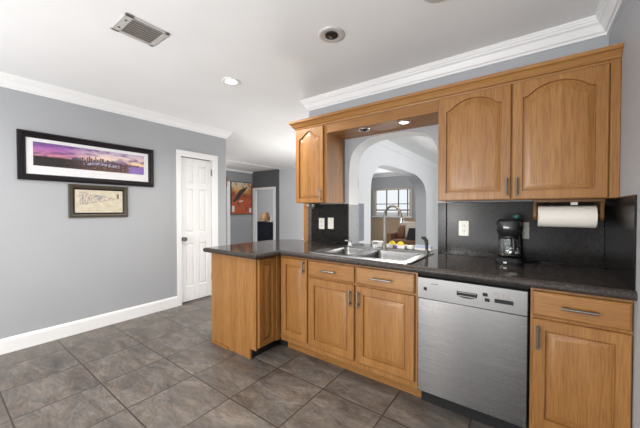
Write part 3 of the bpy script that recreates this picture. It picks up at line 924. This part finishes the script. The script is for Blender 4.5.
# ------------------------------------------------------------------ wall plates
def plate(label, x, y, z, kind, w=0.070, h=0.115, group=None):
    c = thing('wall_plate', (x, y, z), label, 'outlet' if kind == 'outlet' else 'switch')
    MB().box(x - w / 2, x + w / 2, y - 0.005, y - 0.0004, z - h / 2, z + h / 2).build('cover', M['ivory'], c, bevel=0.002)
    if kind == 'outlet':
        for dz in (-0.02, 0.02):
            s = MB().lathe([(0.017, -0.0065), (0.016, -0.0072)], (x, y, z + dz), 16, 'y').build('socket', M['ivory'], c)
            MB().box(x - 0.008, x - 0.005, y - 0.0078, y - 0.0072, z + dz - 0.004, z + dz + 0.006).box(x + 0.005, x + 0.008, y - 0.0078, y - 0.0072, z + dz - 0.004, z + dz + 0.006).build('slots', M['slot'], s)
    else:
        MB().box(x - 0.006, x + 0.006, y - 0.014, y - 0.005, z - 0.004, z + 0.014).build('toggle', M['ivory'], c, bevel=0.001)
plate('ivory outlet on the black granite panel, left of the two there', -1.762, 2.449, 1.118, 'outlet')
plate('ivory toggle switch on the black granite panel, right of the two there', -1.648, 2.449, 1.124, 'switch')
plate('ivory outlet on the backsplash between the arch and the coffee maker', -0.412, 2.449, 1.12, 'outlet')
plate('ivory outlet just right of the coffee maker', -0.038, 2.449, 1.12, 'outlet')

# ------------------------------------------------------------------ coffee maker
kx, ky, kz = -0.107, 2.285, ZI
c = thing('coffee_maker', (kx, ky, kz), 'black drip coffee maker with glass carafe on the counter', 'coffee maker')
m = MB()
m.loops([rrect((kx - 0.074, kx + 0.074, ky - 0.115, ky + 0.10), 0.035, kz), rrect((kx - 0.076, kx + 0.076, ky - 0.117, ky + 0.10), 0.035, kz + 0.022), rrect((kx - 0.068, kx + 0.068, ky - 0.105, ky + 0.098), 0.035, kz + 0.042)])
m.build('base', M['black'], c, smooth=True)
m = MB().loops([rrect((kx - 0.068, kx + 0.068, ky + 0.03, ky + 0.10), 0.02, kz + 0.040), rrect((kx - 0.068, kx + 0.068, ky + 0.03, ky + 0.10), 0.02, kz + 0.278)])
m.build('water_tank', M['black'], c, smooth=True)
m = MB().loops([rrect((kx - 0.060, kx + 0.060, ky - 0.09, ky + 0.04), 0.05, kz + 0.188), rrect((kx - 0.071, kx + 0.071, ky - 0.105, ky + 0.06), 0.055, kz + 0.212), rrect((kx - 0.072, kx + 0.072, ky - 0.107, ky + 0.09), 0.05, kz + 0.268), rrect((kx - 0.066, kx + 0.066, ky - 0.10, ky + 0.09), 0.045, kz + 0.281)])
m.build('brew_basket', M['black'], c, smooth=True)
m = MB().loops([rrect((kx - 0.063, kx + 0.063, ky - 0.095, ky + 0.096), 0.045, kz + 0.2815), rrect((kx - 0.058, kx + 0.058, ky - 0.09, ky + 0.092), 0.045, kz + 0.289)])
m.build('lid', M['black'], c, smooth=True)
MB().lathe([(0.060, 0), (0.060, 0.003), (0.001, 0.003)], (kx, ky - 0.045, kz + 0.0425), 24).build('warming_plate', M['black_matte'], c)
car = MB().lathe([(0.052, 0.0), (0.060, 0.012), (0.064, 0.045), (0.060, 0.085), (0.048, 0.118), (0.046, 0.128), (0.0435, 0.128), (0.0455, 0.117), (0.0575, 0.085), (0.0615, 0.045), (0.0575, 0.014), (0.050, 0.003)], (kx, ky - 0.045, kz + 0.046), 28, cap1=True).build('carafe', M['glass'], c, smooth=True, ang=60)
MB().lathe([(0.050, 0.118), (0.052, 0.122), (0.052, 0.134), (0.046, 0.142), (0.001, 0.144)], (kx, ky - 0.045, kz + 0.046), 24, cap0=False).build('carafe_lid', M['black'], car, smooth=True)
MB().lathe([(0.0625, 0.016), (0.0655, 0.026), (0.0665, 0.030), (0.0625, 0.030)], (kx, ky - 0.045, kz + 0.046), 28, cap0=False, cap1=False).build('carafe_band', M['chrome'], car, smooth=True)
hx, hy = kx + 0.02, ky - 0.108
MB().tube([(hx, hy + 0.012, kz + 0.172), (hx + 0.006, hy - 0.025, kz + 0.168), (hx + 0.008, hy - 0.034, kz + 0.13), (hx + 0.006, hy - 0.026, kz + 0.085), (hx, hy + 0.002, kz + 0.075)], 0.009, 12).build('carafe_handle', M['black'], car, smooth=True)
MB().box(kx - 0.028, kx - 0.010, ky - 0.1178, ky - 0.1165, kz + 0.012, kz + 0.022).build('switch', M['white_plastic'], c)
MB().box(kx - 0.03, kx + 0.0, ky - 0.1095, ky - 0.108, kz + 0.235, kz + 0.244).build('badge', M['vent'], c)
o = MB().ellipsoid((kx + 0.035, ky + 0.06, kz + 0.306), 0.022, 0.022, 0.016).box(kx + 0.03, kx + 0.04, ky + 0.00, ky + 0.05, kz + 0.298, kz + 0.304).build('coffee_scoop', M['teal'], None, (kx + 0.035, ky + 0.06, kz + 0.29), smooth=True)
tag(o, 'small teal scoop lying on top of the coffee maker', 'scoop')
o = MB().tube([(kx + 0.075, 2.34, ZI + 0.004), (0.02, 2.40, ZI + 0.004), (0.09, 2.43, ZI + 0.004), (0.16, 2.437, ZI + 0.004), (0.20, 2.42, ZI + 0.004), (0.14, 2.405, ZI + 0.004), (0.06, 2.415, ZI + 0.004)], 0.0035, 8).build('power_cord', M['black'], None, (0.1, 2.42, ZI), smooth=True)
tag(o, 'black power cord lying along the backsplash beside the coffee maker', 'cord')

# ------------------------------------------------------------------ paper towels
c = thing('paper_towel_holder', (0.17, 2.26, UZ0), 'dark wooden paper towel holder fixed under the wide upper cabinet', 'holder')
MB().box(0.015, 0.335, 2.20, 2.32, UZ0 - 0.018, UZ0 - 0.0005).build('top_plate', M['walnut'], c, bevel=0.003)
for x in (0.015, 0.317):
    m = MB()
    pr = [(2.21, UZ0 - 0.018), (2.31, UZ0 - 0.018), (2.292, UZ0 - 0.06)] + [(2.26 + 0.03 * cos(a), UZ0 - 0.100 - 0.030 * sin(a)) for a in [pi * i / 8 for i in range(9)]] + [(2.228, UZ0 - 0.06)]
    m.prism_x(pr, x, x + 0.018)
    m.build('bracket', M['walnut'], c, bevel=0.003)
MB().cyl((0.033, 2.26, UZ0 - 0.103), (0.317, 2.26, UZ0 - 0.103), 0.011, n=16).build('rod', M['walnut'], c, smooth=True)
MB().box(0.19, 0.22, 2.198, 2.22, UZ0 - 0.035, UZ0 - 0.0185).build('label_clip', M['vent'], c)
rz = UZ0 - 0.103
c = thing('paper_towel_roll', (0.172, 2.26, rz), 'white paper towel roll on the wooden holder', 'paper towels')
MB().ring([[(x, 2.26 + r_ * cos(2 * pi * i / 40), rz + r_ * sin(2 * pi * i / 40)) for i in range(40)] for x, r_ in ((0.040, 0.020), (0.040, 0.060), (0.043, 0.064), (0.303, 0.064), (0.306, 0.060), (0.306, 0.020))]).build('roll', M['paper'], c, smooth=True, ang=50)
MB().ring([[(x, 2.26 + r_ * cos(2 * pi * i / 24), rz + r_ * sin(2 * pi * i / 24)) for i in range(24)] for x, r_ in ((0.0395, 0.0165), (0.0395, 0.0195), (0.3065, 0.0195), (0.3065, 0.0165))]).build('core', M['cardboard'], c, smooth=True, ang=50)

# small metal hooks under the left upper cabinet's edge
c = thing('hook_rack', (-1.90, 2.44, UZ0), 'small dark metal hooks hanging under the left end of the small cabinet', 'hooks')
MB().box(-1.861, -1.80, 2.30, 2.44, UZ0 - 0.008, UZ0 - 0.0005).build('plate', M['nickel'], c)
for x, y in ((-1.845, 2.32), (-1.825, 2.37), (-1.845, 2.42)):
    MB().tube([(x, y, UZ0 - 0.006), (x, y, UZ0 - 0.03), (x - 0.010, y, UZ0 - 0.047), (x - 0.024, y, UZ0 - 0.050), (x - 0.034, y, UZ0 - 0.038), (x - 0.036, y, UZ0 - 0.026)], 0.0045, 8).build('hook', plain('hook_metal', (0.22, 0.20, 0.19), 0.3, 0.9) if x == -1.845 and y == 2.32 else M['nickel'], c, smooth=True)

# ------------------------------------------------------------------ pictures on the left wall
def frame_x(parent, x0, y0, y1, z0, z1, prof, mat, name='frame'):
    """mitred frame on a wall facing +x; prof of (inset, depth)"""
    ls = []
    for i_, d_ in prof:
        ls.append([(x0 + d_, y0 + i_, z0 + i_), (x0 + d_, y1 - i_, z0 + i_), (x0 + d_, y1 - i_, z1 - i_), (x0 + d_, y0 + i_, z1 - i_)])
    return MB().ring(ls).build(name, mat, parent, smooth=True, ang=25)


py0, py1, pz0, pz1 = 0.49, 1.645, 1.537, 1.986
px = XL + 0.001
c = thing('panorama_picture', (px, 1.07, 1.76), 'long black-framed panorama of a city skyline at purple sunset', 'picture')
frame_x(c, px, py0, py1, pz0, pz1, [(0, 0), (0, 0.020), (0.006, 0.028), (0.018, 0.030), (0.030, 0.022), (0.046, 0.020), (0.055, 0.012), (0.058, 0.006), (0.058, 0)], M['dark_frame'])
MB().box(px, px + 0.004, py0 + 0.05, py1 - 0.05, pz0 + 0.05, pz1 - 0.05).build('mat_board', M['mat_board'], c)
iy0, iy1, iz0, iz1 = py0 + 0.105, py1 - 0.105, pz0 + 0.138, pz1 - 0.090
t = NT('sunset_print')
tc = t.n('ShaderNodeTexCoord')
sp = t.n('ShaderNodeSeparateXYZ')
t.l(tc.outputs['Generated'], sp.inputs[0])
v = t.coords((1, 3.5, 16))
cl = t.noise(v, 1.8, 5, 0.6, 0.4)
gr = t.noise(t.coords((1, 22, 90)), 1.5, 6, 0.75)
sky_l = t.ramp(sp.outputs[2], [(0.42, (0.78, 0.30, 0.22)), (0.55, (0.58, 0.20, 0.34)), (0.75, (0.40, 0.13, 0.42)), (1.0, (0.16, 0.05, 0.28))])
sky_r = t.ramp(sp.outputs[2], [(0.40, (0.90, 0.60, 0.30)), (0.6, (0.85, 0.66, 0.52)), (0.85, (0.66, 0.52, 0.60)), (1.0, (0.50, 0.38, 0.55))])
side = t.ramp(sp.outputs[1], [(0.22, (0, 0, 0)), (0.55, (1, 1, 1))])
sky = t.mix(side, sky_l, sky_r)
cm = t.ramp(cl, [(0.47, (0, 0, 0)), (0.60, (0.85, 0.85, 0.85))])
sky = t.mix(cm, sky, (0.13, 0.055, 0.22))
gnd_l = t.ramp(gr, [(0.46, (0.008, 0.007, 0.010)), (0.60, (0.022, 0.015, 0.015)), (0.68, (0.40, 0.24, 0.10))])
gnd_r = t.ramp(gr, [(0.40, (0.025, 0.016, 0.035)), (0.56, (0.13, 0.065, 0.05)), (0.7, (0.75, 0.50, 0.22))])
gnd = t.mix(side, gnd_l, gnd_r)
riv = t.ramp(sp.outputs[1], [(0.80, (0, 0, 0)), (0.86, (1, 1, 1))])
gnd = t.mix(riv, gnd, t.ramp(gr, [(0.4, (0.16, 0.09, 0.42)), (0.7, (0.42, 0.30, 0.60))]))
hz = t.ramp(sp.outputs[2], [(0.40, (0, 0, 0)), (0.43, (1, 1, 1))])
pr_m = t.set(Base_Color=t.mix(hz, gnd, sky), Roughness=0.35)
MB().box(px + 0.004, px + 0.005, iy0, iy1, iz0, iz1).build('print', pr_m, c)
sk = MB()
yy = iy0 + 0.28
hh = iz1 - iz0
random.seed(3)
while yy < iy1 - 0.06:
    w = random.uniform(0.006, 0.018)
    f_ = math.exp(-((yy - (iy0 + 0.455)) / 0.17) ** 2)
    h = hh * (0.03 + 0.20 * f_ * random.uniform(0.2, 1.0))
    sk.box(px + 0.005, px + 0.0054, yy, yy + w, iz0 + hh * 0.36, iz0 + hh * 0.42 + h)
    yy += w + random.uniform(0, 0.006)
sk.build('skyline', plain('print_skyline', (0.05, 0.03, 0.07), 0.4), c)
lm = plain('print_lights', (0.62, 0.62, 0.88), 0.4)
lt = MB()
for q in range(95):
    yy = iy0 + 0.36 + 0.34 * random.random()
    zz = iz0 + hh * (0.26 + 0.13 * random.random() - 0.10 * abs((yy - iy0 - 0.5) / 0.34))
    w_ = random.uniform(0.004, 0.014)
    lt.box(px + 0.0054, px + 0.0058, yy, yy + w_, zz, zz + random.uniform(0.002, 0.006))
tag(lt.build('stadium_lights', lm, c), kind='stuff')
MB().box(px + 0.0066, px + 0.0076, py0 + 0.056, py1 - 0.056, pz0 + 0.056, pz1 - 0.056).build('glazing', M['window_glass'], c)

qy0, qy1, qz0, qz1 = 0.842, 1.364, 1.182, 1.519
c = thing('map_picture', (px, 1.10, 1.35), 'smaller bronze-framed cream print hanging below the skyline panorama', 'picture')
frame_x(c, px, qy0, qy1, qz0, qz1, [(0, 0), (0, 0.016), (0.006, 0.022), (0.020, 0.020), (0.032, 0.012), (0.040, 0.010), (0.043, 0.005), (0.043, 0)], M['bronze_frame'])
frame_x(c, px, qy0 + 0.036, qy1 - 0.036, qz0 + 0.036, qz1 - 0.036, [(0, 0), (0, 0.012), (0.006, 0.013), (0.014, 0.008), (0.014, 0)], M['dark_frame'], 'inner_frame')
t = NT('vintage_print')
tc = t.n('ShaderNodeTexCoord')
sp = t.n('ShaderNodeSeparateXYZ')
t.l(tc.outputs['Generated'], sp.inputs[0])
b1 = t.noise(t.coords((1, 60, 45)), 1.0, 3, 0.7)
b2 = t.noise(t.coords((1, 18, 25)), 1.0, 3, 0.6)
ink = t.ramp(b1, [(0.42, (1, 1, 1)), (0.56, (0, 0, 0))])
paper = t.ramp(b2, [(0.35, (0.52, 0.46, 0.34)), (0.65, (0.63, 0.58, 0.46))])
inkc = t.ramp(b2, [(0.40, (0.16, 0.22, 0.26)), (0.60, (0.42, 0.26, 0.26))])
# wedge that narrows to the right
w1 = t.n('ShaderNodeMath', operation='SUBTRACT', i_1=0.62)
t.l(sp.outputs[2], w1.inputs[0])
w2 = t.n('ShaderNodeMath', operation='ABSOLUTE')
t.l(w1.outputs[0], w2.inputs[0])
w3 = t.n('ShaderNodeMath', operation='MULTIPLY_ADD', i_1=0.36)
t.l(sp.outputs[1], w3.inputs[0])
t.l(w2.outputs[0], w3.inputs[2])
msk = t.ramp(w3.outputs[0], [(0.30, (1, 1, 1)), (0.36, (0, 0, 0))])
edge = t.ramp(sp.outputs[1], [(0.08, (0, 0, 0)), (0.11, (1, 1, 1)), (0.78, (1, 1, 1)), (0.82, (0, 0, 0))])
k = t.mix(1.0, t.mix(1.0, ink, msk, 'MULTIPLY'), edge, 'MULTIPLY')
vp = t.set(Base_Color=t.mix(k, paper, inkc), Roughness=0.5)
MB().box(px, px + 0.004, qy0 + 0.045, qy1 - 0.045, qz0 + 0.045, qz1 - 0.045).build('print', vp, c)
MB().box(px + 0.004, px + 0.0045, qy1 - 0.105, qy1 - 0.085, qz1 - 0.135, qz1 - 0.085).build('stamp', plain('print_stamp', (0.15, 0.13, 0.06), 0.6), c)
tl = MB()
for r_, (a, b) in enumerate(((0.18, 0.36), (0.10, 0.30), (0.20, 0.34))):
    x = qy0 + a
    while x < qy0 + b:
        w = random.uniform(0.008, 0.022)
        tl.box(px + 0.004, px + 0.0044, x, x + w, qz0 + 0.075 + 0.022 * r_, qz0 + 0.080 + 0.022 * r_)
        x += w + 0.006
tl.build('caption_lines', plain('print_ink', (0.36, 0.34, 0.28), 0.6), c)

# ------------------------------------------------------------------ hall
hx_ = HX + 0.001
c = thing('abstract_painting', (hx_, 5.625, 1.601), 'thinly framed red and orange abstract canvas on the hall wall', 'painting')
t = NT('abstract_canvas')
tc = t.n('ShaderNodeTexCoord')
sp = t.n('ShaderNodeSeparateXYZ')
t.l(tc.outputs['Generated'], sp.inputs[0])
n1 = t.noise(t.coords((1, 3, 2.6)), 1.2, 4, 0.55, 1.2)
n2 = t.noise(t.coords((1, 5, 4), loc=(3, 1, 2)), 1.3, 4, 0.6, 0.8)
g = t.ramp(sp.outputs[2], [(0.0, (0.40, 0.08, 0.025)), (0.40, (0.45, 0.09, 0.03)), (0.60, (0.30, 0.07, 0.035)), (0.74, (0.66, 0.36, 0.10)), (0.88, (0.62, 0.54, 0.36)), (1.0, (0.60, 0.56, 0.46))])
a1 = t.mix(t.ramp(n1, [(0.50, (0, 0, 0)), (0.62, (0.8, 0.8, 0.8))]), g, (0.42, 0.10, 0.035))
a2 = t.mix(t.ramp(n2, [(0.58, (0, 0, 0)), (0.64, (1, 1, 1))]), a1, (0.04, 0.035, 0.03))
am = t.set(Base_Color=a2, Roughness=0.6)
MB().box(hx_, hx_ + 0.03, 5.256, 5.997, 1.129, 2.076).build('canvas', am, c, bevel=0.003)
frame_x(c, hx_, 5.241, 6.011, 1.115, 2.09, [(0, 0), (0, 0.036), (0.012, 0.036), (0.012, 0)], M['dark_frame'])
sh_m = plain('canvas_dark_stroke', (0.035, 0.03, 0.028), 0.6)
MB().prism_x([(5.294, 1.502), (5.427, 1.657), (5.537, 1.833), (5.736, 1.921), (5.846, 1.965), (5.758, 1.833), (5.625, 1.723), (5.515, 1.579), (5.361, 1.48)], hx_ + 0.03, hx_ + 0.031).build('dark_stroke', sh_m, c)
pale = plain('canvas_pale', (0.68, 0.60, 0.52), 0.6)
for q in ([(5.267, 1.193), (5.361, 1.193), (5.361, 1.37), (5.267, 1.37)], [(5.912, 1.171), (5.989, 1.171), (5.989, 1.304), (5.912, 1.304)], [(5.515, 1.524), (5.691, 1.546), (5.625, 1.491), (5.537, 1.491)]):
    MB().prism_x(q, hx_ + 0.03, hx_ + 0.031).build('pale_patch', pale, c)
o = MB().box(hx_, hx_ + 0.03, 5.043, 5.114, 1.921, 2.197).build('wall_plaque', M['oak_z'], None, (hx_, 5.074, 2.054), bevel=0.004)
tag(o, 'narrow wooden wall plaque beside the white hall casing', 'plaque')

# bedroom beyond the dark doorway
c = thing('dresser', (-7.55, 7.1, 0), 'dark navy dresser seen through the hall doorway', 'dresser')
MB().box(-8.15, -7.05, 6.98, 7.42, 0.06, 0.80).build('body', M['navy'], c, bevel=0.006)
MB().box(-8.18, -7.02, 6.95, 7.43, 0.801, 0.83).build('top', M['navy'], c, bevel=0.004)
for r_ in range(3):
    for k_ in range(2):
        x0 = -8.12 + k_ * 0.53
        d = MB().box(x0, x0 + 0.51, 6.965, 6.979, 0.09 + r_ * 0.235, 0.305 + r_ * 0.235).build('drawer', M['navy'], c, bevel=0.004)
        MB().lathe([(0.006, 0), (0.006, -0.015), (0.014, -0.022), (0.002, -0.03)], (x0 + 0.255, 6.965, 0.2 + r_ * 0.235), 12, 'y').build('knob', M['nickel'], d, smooth=True)
for x in (-8.12, -7.12):
    for y in (7.0, 7.36): MB().box(x, x + 0.05, y, y + 0.05, 0, 0.06).build('foot', M['navy'], c)
lx, ly = -7.66, 7.18
c = thing('table_lamp', (lx, ly, 0.8305), 'small table lamp with amber shade on the navy dresser', 'lamp')
MB().lathe([(0.07, 0), (0.07, 0.012), (0.03, 0.02), (0.02, 0.035), (0.018, 0.05)], (lx, ly, 0.8305), 20).build('base', M['walnut'], c, smooth=True)
MB().lathe([(0.006, 0.05), (0.006, 0.26)], (lx, ly, 0.8305), 10).build('stem', M['nickel'], c)
MB().ring([[(lx + r_ * cos(2 * pi * i / 28), ly + r_ * sin(2 * pi * i / 28), 0.8305 + z) for i in range(28)] for r_, z in ((0.20, 0.035), (0.10, 0.33), (0.096, 0.33), (0.196, 0.035))]).build('lamp_shade', M['shade'], c, smooth=True, ang=50)
o = MB().lathe([(0.03, 0), (0.04, 0.03), (0.035, 0.09), (0.018, 0.13), (0.02, 0.15)], (-7.33, 7.15, 0.8305), 18).build('vase', M['white_plastic'], None, (-7.33, 7.15, 0.8305), smooth=True)
tag(o, 'small white vase right of the lamp on the navy dresser', 'vase')
lamp('bedroom_fill', (-7.8, 6.6, 2.2), 90, 0.12, (1, 0.97, 0.93))  # added fill without a fitting, brightens the bedroom
lamp('hall_fill', (-6.4, 3.8, 2.1), 14, 0.10, (1, 0.97, 0.93))  # bare point light added to lift the hall, no fitting modelled

# ------------------------------------------------------------------ living room armchair through the arches
ax, ay = -2.82, 8.16
c = thing('armchair', (ax, ay, 0), 'brown armchair with pale back cushion beyond the second arch', 'armchair')
MB().box(ax - 0.36, ax + 0.36, ay - 0.40, ay + 0.36, 0.12, 0.42).build('seat', M['brown_fabric'], c, bevel=0.05, seg=3)
MB().prism_x([(ay + 0.18, 0.40), (ay + 0.44, 0.40), (ay + 0.52, 0.84), (ay + 0.46, 0.90), (ay + 0.34, 0.89)], ax - 0.36, ax + 0.36).build('backrest', M['cream_fabric'], c, bevel=0.04, seg=3)
for s_ in (-1, 1):
    x0 = ax + s_ * 0.365
    MB().box(min(x0, x0 + s_ * 0.12), max(x0, x0 + s_ * 0.12), ay - 0.40, ay + 0.40, 0.12, 0.60).build('armrest', M['brown_fabric'], c, bevel=0.05, seg=3)
for x in (-0.32, 0.32):
    for y in (-0.35, 0.33): MB().cyl((ax + x, ay + y, 0), (ax + x, ay + y, 0.12), 0.02, 0.03, 12).build('leg', M['walnut'], c)
def pillow(name, mat, x0, x1, z0, z1, yb, label, cat):
    m = MB()
    ls = []
    for k, (f, g) in enumerate(((0.75, 0.02), (0.97, 0.06), (1.0, 0.085), (0.98, 0.075), (0.88, 0.05), (0.70, 0.015))):
        z = z0 + (z1 - z0) * k / 5
        cx_, hw = (x0 + x1) / 2, (x1 - x0) / 2 * f
        yc = yb + 0.10 * k / 5
        ls.append(rrect((cx_ - hw, cx_ + hw, yc - g, yc + g), min(g, hw) * 0.9, z))
    o = m.loops(ls).build(name, mat, None, ((x0 + x1) / 2, yb, z0), smooth=True, ang=80)
    return tag(o, label, cat)
pillow('cushion', M['brown_fabric'], ax - 0.35, ax - 0.13, 0.425, 0.80, ay + 0.06, 'brown cushion leaning in the left corner of the armchair', 'cushion')
pillow('cushion', M['cream_fabric'], ax - 0.12, ax + 0.34, 0.425, 0.83, ay + 0.06, 'cream cushion leaning behind the black bag on the armchair', 'cushion')
o = MB().prism_x([(ay - 0.34, 0.425), (ay - 0.10, 0.425), (ay - 0.04, 0.74), (ay - 0.10, 0.74)], ax + 0.05, ax + 0.33).build('bag', M['dark_fabric'], None, (ax + 0.2, ay - 0.2, 0.425), bevel=0.02, seg=3)
tag(o, 'black bag standing on the armchair seat', 'bag')
